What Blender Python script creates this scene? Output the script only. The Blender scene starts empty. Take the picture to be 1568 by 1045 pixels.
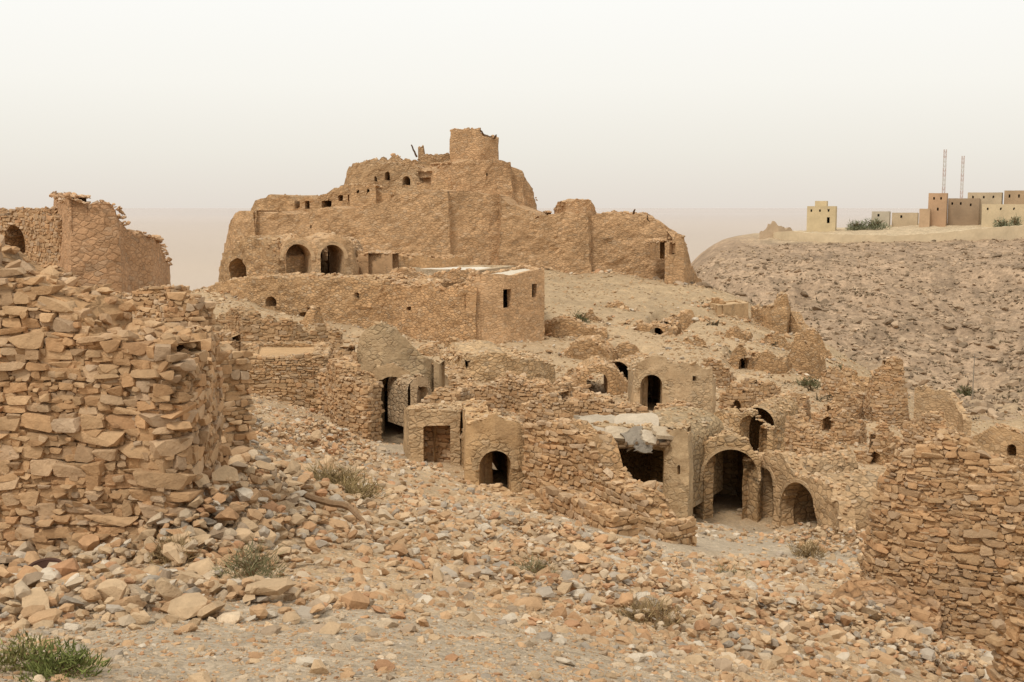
import bpy,bmesh,math,random
import numpy as np
random.seed(7); rng=np.random.default_rng(7)
F=1800.;CX=784.;CY=522.5;EY=316.
P=math.atan((CY-EY)/F);sp,cp=math.sin(P),math.cos(P)
def W(px,py,d):
    u=(px-CX)/F;v=(CY-py)/F;k=d/(cp+v*sp)
    return np.array([u*k,d,(-sp+v*cp)*k])
def S(py):
    v=(CY-py)/F;return (-sp+v*cp)/(cp+v*sp)
def proj(x,y,z):
    dc=y*cp-z*sp;return CX+F*x/dc, CY-F*(y*sp+z*cp)/dc
WARM=np.array([1.03,.985,.935])
def C(r,g,b,k=.75):
    f=lambda c:((c/255+.055)/1.055)**2.4
    return np.array([f(r),f(g),f(b)])*k*WARM
# ---------- noise
def _h(ix,iy,iz,s):
    n=(ix*374761393+iy*668265263+iz*2147483647+s*1274126177)&0xffffffff
    n=((n^(n>>13))*1274126177)&0xffffffff
    n=((n^(n>>15))*2246822519)&0xffffffff
    return ((n^(n>>16))&0xffff)/65535.
def vn(x,y,z=0.,s=0):
    x,y,z=np.broadcast_arrays(np.asarray(x,float),np.asarray(y,float),np.asarray(z,float))
    ix=np.floor(x).astype(np.int64);iy=np.floor(y).astype(np.int64);iz=np.floor(z).astype(np.int64)
    fx=x-ix;fy=y-iy;fz=z-iz
    fx=fx*fx*(3-2*fx);fy=fy*fy*(3-2*fy);fz=fz*fz*(3-2*fz)
    r=0
    for a in(0,1):
        for b in(0,1):
            for c in(0,1):
                r=r+_h(ix+a,iy+b,iz+c,s)*(fx if a else 1-fx)*(fy if b else 1-fy)*(fz if c else 1-fz)
    return r*2-1
def fbm(x,y,z=0.,o=3,s=0):
    r=0;a=1;t=0
    for i in range(o):
        f=2.03**i
        r=r+a*vn(np.asarray(x)*f+i*17.3,np.asarray(y)*f+i*5.1,np.asarray(z)*f,s+i);t+=a;a*=.5
    return r/t
# ---------- terrain
cols={
-300:[(5,1045),(7,960),(10,865),(14,760),(20,640),(28,545),(36,485),(48,452),(60,440),(75,450),(95,480),(130,530)],
0:[(5,1045),(7,960),(10,862),(14,760),(20,640),(28,545),(36,485),(48,452),(60,440),(75,450),(95,480),(130,530)],
200:[(5,1045),(7,955),(10,850),(14,760),(20,660),(28,585),(36,530),(48,465),(60,450),(75,455),(95,470),(130,530)],
330:[(5,1045),(7,945),(10,840),(13,760),(18,695),(26,640),(36,610),(46,585),(60,530),(75,480),(92,440),(115,432),(135,470),(150,530)],
450:[(5,1045),(8,905),(12,803),(16,742),(22,705),(30,672),(42,632),(52,590),(65,540),(80,505),(88,480),(96,435),(110,425),(122,415),(145,405),(165,450)],
600:[(5,1045),(9,900),(14,805),(20,755),(26,728),(34,700),(42,672),(50,610),(60,565),(75,530),(86,515),(96,440),(110,425),(122,405),(148,395),(165,440)],
770:[(5,1045),(9,920),(14,850),(20,805),(26,775),(32,748),(40,690),(48,630),(58,590),(70,555),(82,525),(90,505),(100,445),(112,420),(122,408),(148,400),(165,440)],
960:[(6,1045),(9,960),(14,890),(20,850),(26,815),(36,780),(42,755),(50,650),(60,605),(75,560),(90,500),(105,450),(120,418),(145,415),(165,460)],
1045:[(6.5,1045),(10,970),(15,907),(21,865),(28,825),(37,789),(44,742),(52,662),(62,617),(76,570),(90,510),(105,462),(119,432),(140,440),(160,480),(190,478),(230,445),(280,405),(320,378),(350,368),(400,376)],
1120:[(7,1045),(11,980),(16,925),(22,880),(30,835),(38,797),(46,730),(54,675),(64,630),(76,580),(90,520),(105,475),(118,445),(135,450),(160,490),(190,480),(230,440),(280,395),(320,366),(350,358),(420,364)],
1300:[(9,1045),(13,985),(18,930),(26,870),(34,820),(45,755),(55,700),(65,655),(80,600),(95,560),(108,540),(130,565),(160,540),(200,475),(250,415),(290,383),(330,352),(420,346)],
1450:[(13,1045),(17,985),(25,905),(32,850),(40,800),(52,740),(65,695),(78,665),(100,680),(130,640),(165,570),(205,490),(250,420),(290,380),(330,345),(420,340)],
1568:[(15,1045),(22,955),(30,880),(40,800),(50,745),(62,705),(76,690),(100,680),(135,615),(175,530),(225,445),(270,395),(320,352),(420,338)],
1900:[(15,1100),(22,990),(30,900),(40,820),(50,750),(62,710),(76,690),(100,660),(135,580),(175,500),(225,420),(270,380),(320,348),(420,335)]}
L0,L1,NL=math.log(1.),math.log(45000.),900
U0,U1,NU=-.62,.65,300
lg=np.linspace(L0,L1,NL);ug=np.linspace(U0,U1,NU)
ck=sorted(cols);tab=[]
for k in ck:
    pts=[(1.,-1.65),(1.6,-1.70/1.6),(2.8,-1.8/2.8)]
    pts+=[(d,S(py)) for d,py in cols[k]]
    if k<1040: pts+=[(260,-42/260),(450,-72/450)]
    else: pts+=[(600,-35/600)]
    pts+=[(d,-75/d) for d in np.geomspace(950,45000,24)]
    tab.append(np.interp(lg,[math.log(a) for a,b in pts],[b for a,b in pts]))
tab=np.array(tab);uc=np.array([(k-CX)/F/.985 for k in ck])
TT=np.array([np.interp(ug,uc,tab[:,j]) for j in range(NL)]).T
def sm(A,ax,sig):
    r=int(3*sig);k=np.exp(-.5*(np.arange(-r,r+1)/sig)**2);k/=k.sum()
    pad=[(0,0),(0,0)];pad[ax]=(r,r);B=np.pad(A,pad,mode='edge')
    return sum(k[i]*np.take(B,range(i,i+A.shape[ax]),axis=ax) for i in range(2*r+1))
T2=sm(sm(TT,0,6),1,3.)
T2[:,lg>math.log(900)]=TT[:,lg>math.log(900)]
PADS=[]
def T0(x,y,noise=True):
    x=np.asarray(x,float);y=np.maximum(np.asarray(y,float),1.)
    a=np.clip((x/y-U0)/(U1-U0)*(NU-1),0,NU-1.001);b=np.clip((np.log(y)-L0)/(L1-L0)*(NL-1),0,NL-1.001)
    i=a.astype(int);j=b.astype(int);fa=a-i;fb=b-j
    s=(T2[i,j]*(1-fa)+T2[i+1,j]*fa)*(1-fb)+(T2[i,j+1]*(1-fa)+T2[i+1,j+1]*fa)*fb
    z=s*y
    if noise:
        n1=np.clip((y-6)/20,0,1)*(.2+.3*np.clip((y-45)/20,0,1))
        z=z+fbm(x/3.2,y/3.2,0,3,3)*n1*np.clip((1500-y)/800,0,1)
        z=z+fbm(x/.5,y/.5,0,2,9)*.045*np.clip((150-y)/100,0,1)
        far=np.clip((y-125)/40,0,1)*np.clip((560-y)/200,0,1)
        led=fbm(x/26,y/30,0,3,27)*1.5+z/2.2;led=(led-np.floor(led));led=np.clip(led*4,0,1)-led
        z=z+far*(fbm(x/22,y/30,0,4,21)*2.2-np.abs(fbm(x/24+y/60,y/80,0,3,31))*5+fbm(x/4,y/6,0,4,23)*1.1+led*1.5)*np.clip((292-y)/50,.03,1)
    return z
def T(x,y):
    z=T0(x,y)
    x=np.asarray(x,float);y=np.asarray(y,float)
    for (cx,cy,tx,ty,hw,hd,zp) in PADS:
        dx=x-cx;dy=y-cy
        a=np.abs(dx*tx+dy*ty)-hw;b=np.abs(-dx*ty+dy*tx)-hd
        q=np.maximum(a,b);w=np.clip(1-q/.9,0,1)
        z=np.where((w>0)&(z>zp),z*(1-w)+zp*w,z)
    return z
# ---------- mesh builder
class MB:
    def __init__(s): s.v=[];s.c=[];s.l=[];s.t=[];s.m=[];s.n=0;s.mats=[]
    def add(s,v,f,mat,col):
        v=np.asarray(v,float);f=np.asarray(f,np.int64)
        if len(v)==0 or len(f)==0:return
        if mat not in s.mats:s.mats.append(mat)
        c=np.empty((len(v),3));c[:]=col
        s.v.append(v);s.c.append(c);s.l.append((f+s.n).ravel());s.t.append(np.full(len(f),f.shape[1]));s.m.append(np.full(len(f),s.mats.index(mat)));s.n+=len(v)
    def build(s,name,smooth=False):
        v=np.concatenate(s.v);c=np.concatenate(s.c);l=np.concatenate(s.l);t=np.concatenate(s.t);m=np.concatenate(s.m)
        me=bpy.data.meshes.new(name)
        me.vertices.add(len(v));me.vertices.foreach_set('co',v.astype(np.float32).ravel())
        me.loops.add(len(l));me.loops.foreach_set('vertex_index',l.astype(np.int32))
        me.polygons.add(len(t));st=np.concatenate([[0],np.cumsum(t)[:-1]])
        me.polygons.foreach_set('loop_start',st.astype(np.int32));me.polygons.foreach_set('loop_total',t.astype(np.int32))
        me.polygons.foreach_set('material_index',m.astype(np.int32))
        me.polygons.foreach_set('use_smooth',np.full(len(t),smooth))
        for k in s.mats: me.materials.append(MAT[k])
        me.update(calc_edges=True)
        a=me.attributes.new('col','FLOAT_COLOR','POINT')
        a.data.foreach_set('color',np.hstack([np.clip(c,0.005,.9),np.ones((len(c),1))]).astype(np.float32).ravel())
        me.validate()
        o=bpy.data.objects.new(name,me);bpy.context.collection.objects.link(o);return o
# ---------- materials
MAT={}
def mk(name,kind,w=.3,h=.17,bump=.6,var=.3,scale=1.,con=1.,mud=.75,mt=.5):
    m=bpy.data.materials.new(name);m.use_nodes=True;nt=m.node_tree;N=nt.nodes;Lk=nt.links;N.clear()
    def nd(t,**k):
        n=N.new(t)
        for a,b in k.items():setattr(n,a,b)
        return n
    out=nd('ShaderNodeOutputMaterial');bs=nd('ShaderNodeBsdfPrincipled');bs.inputs['Roughness'].default_value=.95
    bs.inputs['Specular IOR Level'].default_value=.08
    Lk.new(bs.outputs[0],out.inputs[0])
    at=nd('ShaderNodeAttribute',attribute_name='col');ge=nd('ShaderNodeNewGeometry')
    def noise(sc,det=4,rough=.6):
        n=nd('ShaderNodeTexNoise');n.inputs['Scale'].default_value=sc;n.inputs['Detail'].default_value=det;n.inputs['Roughness'].default_value=rough
        Lk.new(ge.outputs['Position'],n.inputs['Vector']);return n.outputs['Fac']
    def mr(i,a,b,c,d):
        n=nd('ShaderNodeMapRange');Lk.new(i,n.inputs[0])
        for q,x in zip((1,2,3,4),(a,b,c,d)):n.inputs[q].default_value=x
        return n.outputs[0]
    def ma(op,a,b):
        n=nd('ShaderNodeMath',operation=op)
        for q,x in enumerate((a,b)):
            if isinstance(x,(int,float)):n.inputs[q].default_value=x
            else:Lk.new(x,n.inputs[q])
        return n.outputs[0]
    def vs(c,f):
        n=nd('ShaderNodeVectorMath',operation='SCALE');Lk.new(c,n.inputs[0]);Lk.new(f,n.inputs['Scale']);return n.outputs[0]
    def mix(f,a,b):
        n=nd('ShaderNodeMix',data_type='RGBA')
        Lk.new(f,n.inputs[0])
        for q,x in ((6,a),(7,b)):
            if isinstance(x,tuple):n.inputs[q].default_value=(*x,1)
            else:Lk.new(x,n.inputs[q])
        return n.outputs[2]
    v1=mr(noise(1.3/scale,5,.65),.3,.7,1-var,1+var)
    v2=mr(noise(14/scale,4,.7),.3,.7,1-var*.7,1+var*.7)
    f=ma('MULTIPLY',v1,v2)
    hgt=noise(11/scale,6,.72)
    colr=at.outputs['Color'];dist=.035*scale
    if kind in('masonry','plaster'):
        mp=nd('ShaderNodeVectorMath',operation='MULTIPLY');mp.inputs[1].default_value=(1/w,1/w,1/h)
        nn=nd('ShaderNodeTexNoise');nn.inputs['Scale'].default_value=1.5/w;nn.inputs['Detail'].default_value=2;Lk.new(ge.outputs['Position'],nn.inputs['Vector'])
        ad=nd('ShaderNodeVectorMath',operation='MULTIPLY_ADD');Lk.new(nn.outputs['Color'],ad.inputs[0]);ad.inputs[1].default_value=(w*.6,w*.6,h*.9);Lk.new(ge.outputs['Position'],ad.inputs[2])
        Lk.new(ad.outputs[0],mp.inputs[0])
        vo=nd('ShaderNodeTexVoronoi',feature='F1');vo.inputs['Scale'].default_value=1;Lk.new(mp.outputs[0],vo.inputs['Vector'])
        ve=nd('ShaderNodeTexVoronoi',feature='DISTANCE_TO_EDGE');ve.inputs['Scale'].default_value=1;Lk.new(mp.outputs[0],ve.inputs['Vector'])
        e=mr(ve.outputs['Distance'],.0,.16,0,1)
        sx=nd('ShaderNodeSeparateColor');Lk.new(vo.outputs['Color'],sx.inputs[0])
        fm=ma('MULTIPLY',mr(sx.outputs[0],0,1,1-.22*con,1+.22*con),mr(e,0,1,1-.34*con,1.03))
        hm=ma('ADD',ma('MULTIPLY',e,1.1*con),ma('MULTIPLY',sx.outputs[2],.9*con))
        gf=mr(sx.outputs[1],.75,.95,0,.4*con)
        # parts where the mud render still covers the stone
        if kind=='plaster': msk=mr(noise(.9,6,.7),.47,.58,1,0)
        else: msk=mr(noise(.7/scale,6,.7),mt,mt+.2,.0,mud)
        inv=ma('SUBTRACT',1.,msk)
        fm=ma('ADD',ma('MULTIPLY',fm,inv),msk);hm=ma('ADD',ma('MULTIPLY',hm,inv),ma('MULTIPLY',msk,1.2))
        f=ma('MULTIPLY',f,fm);colr=mix(ma('MULTIPLY',gf,inv),colr,tuple(C(190,180,160)))
        if kind=='plaster':
            colr=mix(mr(noise(1.9,5,.7),.4,.65,0,.5),colr,tuple(C(176,148,114)))
            hgt=ma('ADD',hgt,ma('MULTIPLY',noise(3,5,.7),1.2))
        hgt=ma('ADD',hm,hgt);dist=.055*scale
    elif kind=='ground':
        vo=nd('ShaderNodeTexVoronoi',feature='F1');vo.inputs['Scale'].default_value=26;Lk.new(ge.outputs['Position'],vo.inputs['Vector'])
        vo2=nd('ShaderNodeTexVoronoi',feature='F1');vo2.inputs['Scale'].default_value=8;Lk.new(ge.outputs['Position'],vo2.inputs['Vector'])
        sx=nd('ShaderNodeSeparateColor');Lk.new(vo.outputs['Color'],sx.inputs[0])
        sy=nd('ShaderNodeSeparateColor');Lk.new(vo2.outputs['Color'],sy.inputs[0])
        f=ma('MULTIPLY',f,mr(sx.outputs[0],0,1,.84,1.14));f=ma('MULTIPLY',f,mr(sy.outputs[0],0,1,.9,1.1))
        hgt=ma('SUBTRACT',ma('MULTIPLY',hgt,1.5),ma('ADD',ma('MULTIPLY',vo.outputs['Distance'],.5),ma('MULTIPLY',vo2.outputs['Distance'],.35)))
        colr=mix(mr(sx.outputs[1],.8,.95,0,.35),colr,tuple(C(205,195,180)))
        # hillside soil: metre-scale stony mottling
        sp=nd('ShaderNodeSeparateXYZ');Lk.new(ge.outputs['Position'],sp.inputs[0])
        fr=ma('MULTIPLY',mr(sp.outputs[1],60,150,0,1),mr(sp.outputs[1],310,360,1,0))
        mt1=mr(noise(.9,5,.75),.35,.65,-.34,.26)
        f=ma('MULTIPLY',f,ma('ADD',1.,ma('MULTIPLY',mt1,fr)))
    bp=nd('ShaderNodeBump');bp.inputs['Strength'].default_value=bump;bp.inputs['Distance'].default_value=dist
    Lk.new(hgt,bp.inputs['Height']);Lk.new(bp.outputs[0],bs.inputs['Normal'])
    Lk.new(vs(colr,f),bs.inputs['Base Color']);MAT[name]=m;return m
mk('stone','stone',bump=.9,var=.17)
mk('masonry','masonry',bump=.85,var=.12,con=.8)
mk('masonry_far','masonry',w=.42,h=.21,bump=.8,var=.15,scale=1.4,con=.62,mud=.55,mt=.48)
mk('masonry_mud','masonry',w=.3,h=.18,bump=.7,var=.12,con=.6)
mk('plaster','plaster',w=.26,h=.15,bump=.7,var=.13,con=.75)
mk('townwall','stone',bump=.1,var=.07)
mk('ground','ground',bump=.9,var=.12)
mk('clean','stone',bump=.15,var=.06)
mk('leaf','stone',bump=.0,var=.15)
# ---------- rock templates
def hull(pts):
    bm=bmesh.new()
    for p in pts:bm.verts.new(p)
    r=bmesh.ops.convex_hull(bm,input=bm.verts[:])
    bmesh.ops.delete(bm,geom=[g for g in r['geom_interior'] if isinstance(g,bmesh.types.BMVert)],context='VERTS')
    bmesh.ops.triangulate(bm,faces=bm.faces[:])
    bm.verts.index_update()
    v=np.array([q.co[:] for q in bm.verts]);f=np.array([[q.index for q in t.verts] for t in bm.faces]);bm.free();return v,f
ROCK=[];BLOCK=[]
for i in range(26):
    p=rng.normal(size=(20,3));p/=np.linalg.norm(p,axis=1)[:,None]
    p=np.sign(p)*np.abs(p)**rng.uniform(.7,.95)*rng.uniform(.84,1.03,(20,1));p[:,2]*=.75
    ROCK.append(hull(p))
for i in range(30):
    q=[];tp=rng.uniform(-.2,.2,2)
    for sx in(-1,1):
        for sy in(-1,1):
            for sz in(-1,1):
                b=np.array([sx,sy,sz])*rng.uniform(.74,1.05,3);b[2]*=1+tp[0]*sx;b[0]*=1+tp[1]*sz;k=rng.uniform(.2,.58)
                for ax in range(3):
                    o=b.copy();o[ax]*=1-k*rng.uniform(.6,1.2);q.append(o)
    BLOCK.append(hull(q))
def rotm(rx,ry,rz):
    cx,sx,cy,sy,cz,sz=np.cos(rx),np.sin(rx),np.cos(ry),np.sin(ry),np.cos(rz),np.sin(rz)
    return np.stack([np.stack([cy*cz,sx*sy*cz-cx*sz,cx*sy*cz+sx*sz],-1),np.stack([cy*sz,sx*sy*sz+cx*cz,cx*sy*sz-sx*cz],-1),np.stack([-sy,sx*cy,cx*cy],-1)],-2)
def inst(mb,tpl,pos,R,sc,col,mat='stone'):
    n=len(pos)
    if n==0:return
    k=rng.integers(0,len(tpl),n)
    for t in range(len(tpl)):
        q=np.where(k==t)[0]
        if len(q)==0:continue
        tv,tf=tpl[t]
        V=np.einsum('nij,nvj->nvi',R[q],tv[None]*sc[q][:,None,:])+pos[q][:,None,:]
        ff=(tf[None]+(np.arange(len(q))*len(tv))[:,None,None]).reshape(-1,3)
        mb.add(V.reshape(-1,3),ff,mat,np.repeat(col[q],len(tv),0))
PAL=np.array([C(212,184,148),C(207,172,133),C(204,164,124),C(216,195,166),C(186,173,155),C(224,210,188),C(198,155,118),C(184,162,136)])
def scol(n,base=None,grey=.2,sat=1):
    w=np.array([.28,.23,.12,.15,.07,.04,.04,.07])
    c=PAL[rng.choice(8,n,p=w/w.sum())]
    if base is not None: c=c*.45+np.asarray(base)*.55
    return c*rng.uniform(.8,1.08,(n,1))
RUB=MB()   # rubble
def rocks(mb,x,y,size,col,lift=.25,zz=None):
    n=len(x);z=T(x,y) if zz is None else zz
    sc=size[:,None]*np.stack([rng.uniform(.75,1.3,n),rng.uniform(.6,1.,n),rng.uniform(.45,.85,n)],-1)*.5
    R=rotm(rng.normal(0,.3,n),rng.normal(0,.3,n),rng.uniform(0,6.3,n))
    inst(mb,ROCK,np.stack([x,y,z+size*lift],-1),R,sc,col)
# ---------- walls
OBJ={}
def mbof(k):
    if k not in OBJ:OBJ[k]=MB()
    return OBJ[k]
SPECS=[]
def wall(key,nodes,**k):
    s=dict(t=.6,c=.2,closed=False,op=[],ruin=.15,disp=.05,mat='masonry',col=C(200,165,122),st=None,cap=1.,roof=False,base=.6,rub=1.,rd=3.,rf=1)
    s.update(k);s['key']=key
    pts=np.array([W(a,b2,d) for a,d,b2 in nodes])
    if s['closed']:pts=np.vstack([pts,pts[:1]])
    seg=np.hypot(*(pts[1:,:2]-pts[:-1,:2]).T)
    allp=[]
    for i in range(len(seg)):
        n=max(1,int(math.ceil(seg[i]/s['c'])))
        for j in range(n):
            allp.append(pts[i]+(pts[i+1]-pts[i])*j/n)
    allp.append(pts[-1]);p=np.array(allp)
    d=np.diff(p[:,:2],axis=0);d/=np.maximum(np.hypot(*d.T),1e-6)[:,None]
    nrm=np.stack([d[:,1],-d[:,0]],-1)
    mid=(p[1:,:2]+p[:-1,:2])/2
    if s['closed']:
        cen=pts[:-1,:2].mean(0)
        if ((mid-cen)*nrm).sum()<0:nrm=-nrm
    else:
        if (-(mid)*nrm).sum()<0:nrm=-nrm
    a=np.vstack([nrm[-1:] if s['closed'] else nrm[:1],nrm]);b=np.vstack([nrm,nrm[:1] if s['closed'] else nrm[-1:]])
    m=(a+b)/np.maximum(1+(a*b).sum(1),.45)[:,None]
    mbk=m
    if s['t']>=2 and not s['closed']:
        mv=nrm.mean(0);mv/=np.hypot(*mv);mbk=np.repeat(mv[None],len(m),0)
    s.update(p=p,nrm=nrm,m=m,mb=mbk,S=np.concatenate([[0],np.cumsum(np.hypot(*np.diff(p[:,:2],axis=0).T))]),pts=pts)
    ops=[]
    ppx,ppy=proj(p[:,0],p[:,1],p[:,2])
    for o in s['op']:
        pxc,pt,pb,wp,kd=o[:5]
        dd=np.abs(ppx-pxc);cand=np.where(dd<dd.min()+max(6,.5*F*s['c']/p[0,1]))[0];i=int(np.argmin(dd))
        if s['closed']:
            fr=p[cand,1]<p[cand,1].min()+2;cc=cand[fr];i=cc[np.argmin(dd[cc])]
        i2=min(i,len(nrm)-1);n=nrm[i2];tv=np.array([-n[1],n[0]]);D=p[i,1]
        ray=np.array([p[i,0],p[i,1]]);ray=ray/np.hypot(*ray)
        hw=wp*D/F/2/max(.35,abs(n@ray));zt=D*S(pt);zb=D*S(pb)
        door=kd in 'AR'
        ops.append(dict(s=s['S'][i],x=p[i,0],y=p[i,1],hw=hw,zt=zt,zb=zb,zlo=zb-(3 if door else 0),n=n,arch=kd in 'aA',ring=len(o)>5 and o[5]))
        if s['rd']>0:
            cx,cy=p[i,:2]-n*(s['t']+s['rd']/2-.9)
            PADS.append((cx,cy,tv[0],tv[1],hw+.3,s['rd']/2+s['t']/2+1.3,zb-.06))
    s['ops']=ops;SPECS.append(s)
def sdf(o,s,z):
    a=o['hw'];zt=o['zt']
    top=zt-a if o['arch'] else zt
    cz=(top+o['zlo'])/2;hh=(top-o['zlo'])/2
    qx=np.abs(s-o['s'])-a;qz=np.abs(z-cz)-hh
    r=np.hypot(np.maximum(qx,0),np.maximum(qz,0))+np.minimum(np.maximum(qx,qz),0)
    if o['arch']: r=np.minimum(r,np.hypot(s-o['s'],z-top)-a)
    return r
def buildwall(s):
    mb=mbof(s['key']);p=s['p'];m=s['m'];SS=s['S'];n=len(p);t=s['t'];bk=s['mb']
    back=p[:,:2]-bk*t
    tf=T(p[:,0],p[:,1]);tb=T(back[:,0],back[:,1]) if t<3 else tf
    zb=np.minimum(tf,tb)-s['base']
    sd=p[0,0]*.37
    q=s['ruin'];dist=p[:,1].mean()
    rn=fbm(SS/1.1+sd*7,sd,0,4,5)*1.3+vn(SS/.35,sd,0,8)*.35
    zt=p[:,2]+np.minimum(rn,.45)*q*1.3
    if q<.04: zt=p[:,2]+rn*q
    zt=np.maximum(zt,zb+.3)
    if s['closed']:zt[-1]=zt[0];zb[-1]=zb[0]
    M=max(2,int(math.ceil((zt-zb).max()/s['c'])))
    J=np.linspace(0,1,M+1)
    Z=zb[:,None]+(zt-zb)[:,None]*J[None]
    A=np.repeat(SS[:,None],M+1,1)
    c=s['c']
    for o in s['ops']:
        d=sdf(o,A,Z);e=.01
        gx=(sdf(o,A+e,Z)-sdf(o,A-e,Z))/(2*e);gz=(sdf(o,A,Z+e)-sdf(o,A,Z-e))/(2*e)
        k=np.abs(d)<.6*c
        A=np.where(k,A-gx*d,A);Z=np.where(k,Z-gz*d,Z)
    A=np.clip(A,0,SS[-1])
    X=np.interp(A,SS,p[:,0]);Y=np.interp(A,SS,p[:,1])
    MX=np.interp(A,SS,m[:,0]);MY=np.interp(A,SS,m[:,1])
    BX=np.interp(A,SS,bk[:,0]);BY=np.interp(A,SS,bk[:,1])
    dp=fbm(X/1.6,Y/1.6,Z/1.6,3,12)*s['disp']+fbm(X/.45,Y/.45,Z/.3,2,14)*s['disp']*.4
    if s.get('lean'):
        hh=(Z-zb[:,None]);dp=dp-hh*s['lean']
    Vf=np.stack([X+MX*dp,Y+MY*dp,Z],-1)
    dz=0 if t<1.5 else fbm(X/2,Y/2,0,2,44)*.3
    Vb=np.stack([X-BX*(t+dp*.7),Y-BY*(t+dp*.7),Z+dz],-1)
    Ac=(A[1:,1:]+A[:-1,1:]+A[1:,:-1]+A[:-1,:-1])/4;Zc=(Z[1:,1:]+Z[:-1,1:]+Z[1:,:-1]+Z[:-1,:-1])/4
    sol=np.ones(Ac.shape,bool)
    for o in s['ops']: sol&=sdf(o,Ac,Zc)>0
    I=np.arange(n*(M+1)).reshape(n,M+1);off=n*(M+1)
    ci,cj=np.where(sol)
    fq=np.stack([I[ci,cj],I[ci+1,cj],I[ci+1,cj+1],I[ci,cj+1]],-1)
    pad=np.pad(sol,1)
    fl=[fq,fq[:,::-1]+off]
    df=pad[1:,1:-1]!=pad[:-1,1:-1]
    if s['closed']:df[0]=False;df[-1]=False
    i,j=np.where(df);fl.append(np.stack([I[i,j],I[i,j+1],I[i,j+1]+off,I[i,j]+off],-1))
    i,j=np.where(pad[1:-1,1:]!=pad[1:-1,:-1]);fl.append(np.stack([I[i,j],I[i+1,j],I[i+1,j]+off,I[i,j]+off],-1))
    V=np.concatenate([Vf.reshape(-1,3),Vb.reshape(-1,3)])
    cv=s['col']*(1+.15*fbm(V[:,0]/2.5,V[:,1]/2.5,V[:,2]/1.8,3,51)+.1*fbm(V[:,0]/8,V[:,1]/8,V[:,2]/4,2,53))[:,None]
    if s['st']:cv=cv*.9
    mb.add(V,np.concatenate(fl),s['mat'],cv)
    def facestones(SSx,PX,PM,ZB,ZT,flip=1,sz=1.,rec=0.,fill=1.):
        w,h=s['st'];w=w*sz;h=h*sz;z=ZB.min();L=SSx[-1];pos=[];sc=[];ang=[]
        while z<ZT.max():
            rh=h*rng.uniform(.55,1.45)
            k=int(L/(w*.7))+2
            ws=w*np.exp(rng.normal(0,.42,k))*(1.1 if rh>h else .8)
            e=np.cumsum(ws)+rng.uniform(-w,0);cs=e-ws/2
            ok=(cs>-.05)&(cs<L+.05);cs=cs[ok];ws=ws[ok]
            hv=rh*rng.uniform(.72,1.14,len(cs))
            zc=z+rh/2+fbm(cs/1.7,z*.8+sd,0,2,61)*h*1.5+rng.normal(0,h*.09,len(cs))
            zt_=np.interp(cs,SSx,ZT);zb_=np.interp(cs,SSx,ZB)
            keep=(zc<zt_+h*.35)&(zc>zb_)&(rng.random(len(cs))<.97*fill)
            if flip==1:
                for o in s['ops']:keep&=sdf(o,cs,zc)>min(.06,w*.2)
            cs=cs[keep];ws=ws[keep];zc=zc[keep];hv=hv[keep]
            if len(cs):
                x=np.interp(cs,SSx,PX[:,0]);y=np.interp(cs,SSx,PX[:,1]);mx=np.interp(cs,SSx,PM[:,0]);my=np.interp(cs,SSx,PM[:,1])
                l=np.hypot(mx,my);mx/=l;my/=l
                of=-rec-.045+rng.normal(0,.014,len(cs))+(rng.random(len(cs))<.06)*.04+fbm(x/1.6,y/1.6,zc/1.6,3,12)*s['disp']
                dpt=rng.uniform(.07,.12,len(cs))
                pos.append(np.stack([x+mx*of,y+my*of,zc],-1));sc.append(np.stack([ws/2*1.0,dpt,hv/2],-1));ang.append(np.arctan2(my,mx)+math.pi/2)
            z+=rh*.97
        if pos:
            pos=np.concatenate(pos);sc=np.concatenate(sc);ang=np.concatenate(ang);k=len(pos)
            R=rotm(rng.normal(0,.05,k),rng.normal(0,.085,k),ang+rng.normal(0,.07,k))
            inst(mb,BLOCK,pos,R,sc,scol(k,s['col'])*(.92 if rec else 1))
    if s['st']:
        facestones(SS,p,m,tf-.15,zt)
        if dist<24: facestones(SS,p,m,tf-.15,zt-.05,sz=.5,rec=.012)
        if t<3 and not s['closed']:
            for e in (0,-1):
                a=p[e];b=np.append(back[e],0);PX=np.array([a[:2],b[:2]]);dd=(p[1]-p[0])[:2] if e==0 else (p[-2]-p[-1])[:2]
                dd=-dd/np.hypot(*dd);SX=np.array([0,t])
                facestones(SX,PX,np.array([dd,dd]),np.array([tf[e],tb[e]])-.15,np.array([zt[e],zt[e]]),0)
    if s['cap']>0 and t<12:
        fc=s['mat']=='masonry_far'
        sz=max(.13,dist*.003)*(.75 if fc else 1)
        k=int(SS[-1]*min(t,3)/(sz*sz)*.8*s['cap']*(.35 if fc else 1))
        q=rng.uniform(0,SS[-1],k);r=rng.uniform(0.03,.97,k)*t
        x=np.interp(q,SS,p[:,0])-np.interp(q,SS,bk[:,0])*r;y=np.interp(q,SS,p[:,1])-np.interp(q,SS,bk[:,1])*r
        zz=np.interp(q,SS,zt);size=sz*np.exp(rng.normal(0,.35,k))*1.05
        rocks(mb,x,y,size,scol(k,s['col']),lift=.04,zz=zz+rng.uniform(-.03,.04,k))
    if s['rub']>0:
        sz=max(.11,dist*.0024);k=int(SS[-1]*10*s['rub']*(.16/sz)**1.1)
        q=rng.uniform(0,SS[-1],k);r=rng.exponential(.8,k)
        mx=np.interp(q,SS,m[:,0]);my=np.interp(q,SS,m[:,1])
        keep=np.ones(k,bool)
        for o in s['ops']:keep&=~((np.abs(q-o['s'])<o['hw']+.1)&(o['zb']-.4<np.interp(q,SS,tf)))
        x=(np.interp(q,SS,p[:,0])+mx*r)[keep];y=(np.interp(q,SS,p[:,1])+my*r)[keep];k=len(x)
        rocks(RUB,x,y,sz*np.exp(rng.normal(0,.45,k)),scol(k),lift=rng.uniform(.05,.35,k))
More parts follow.
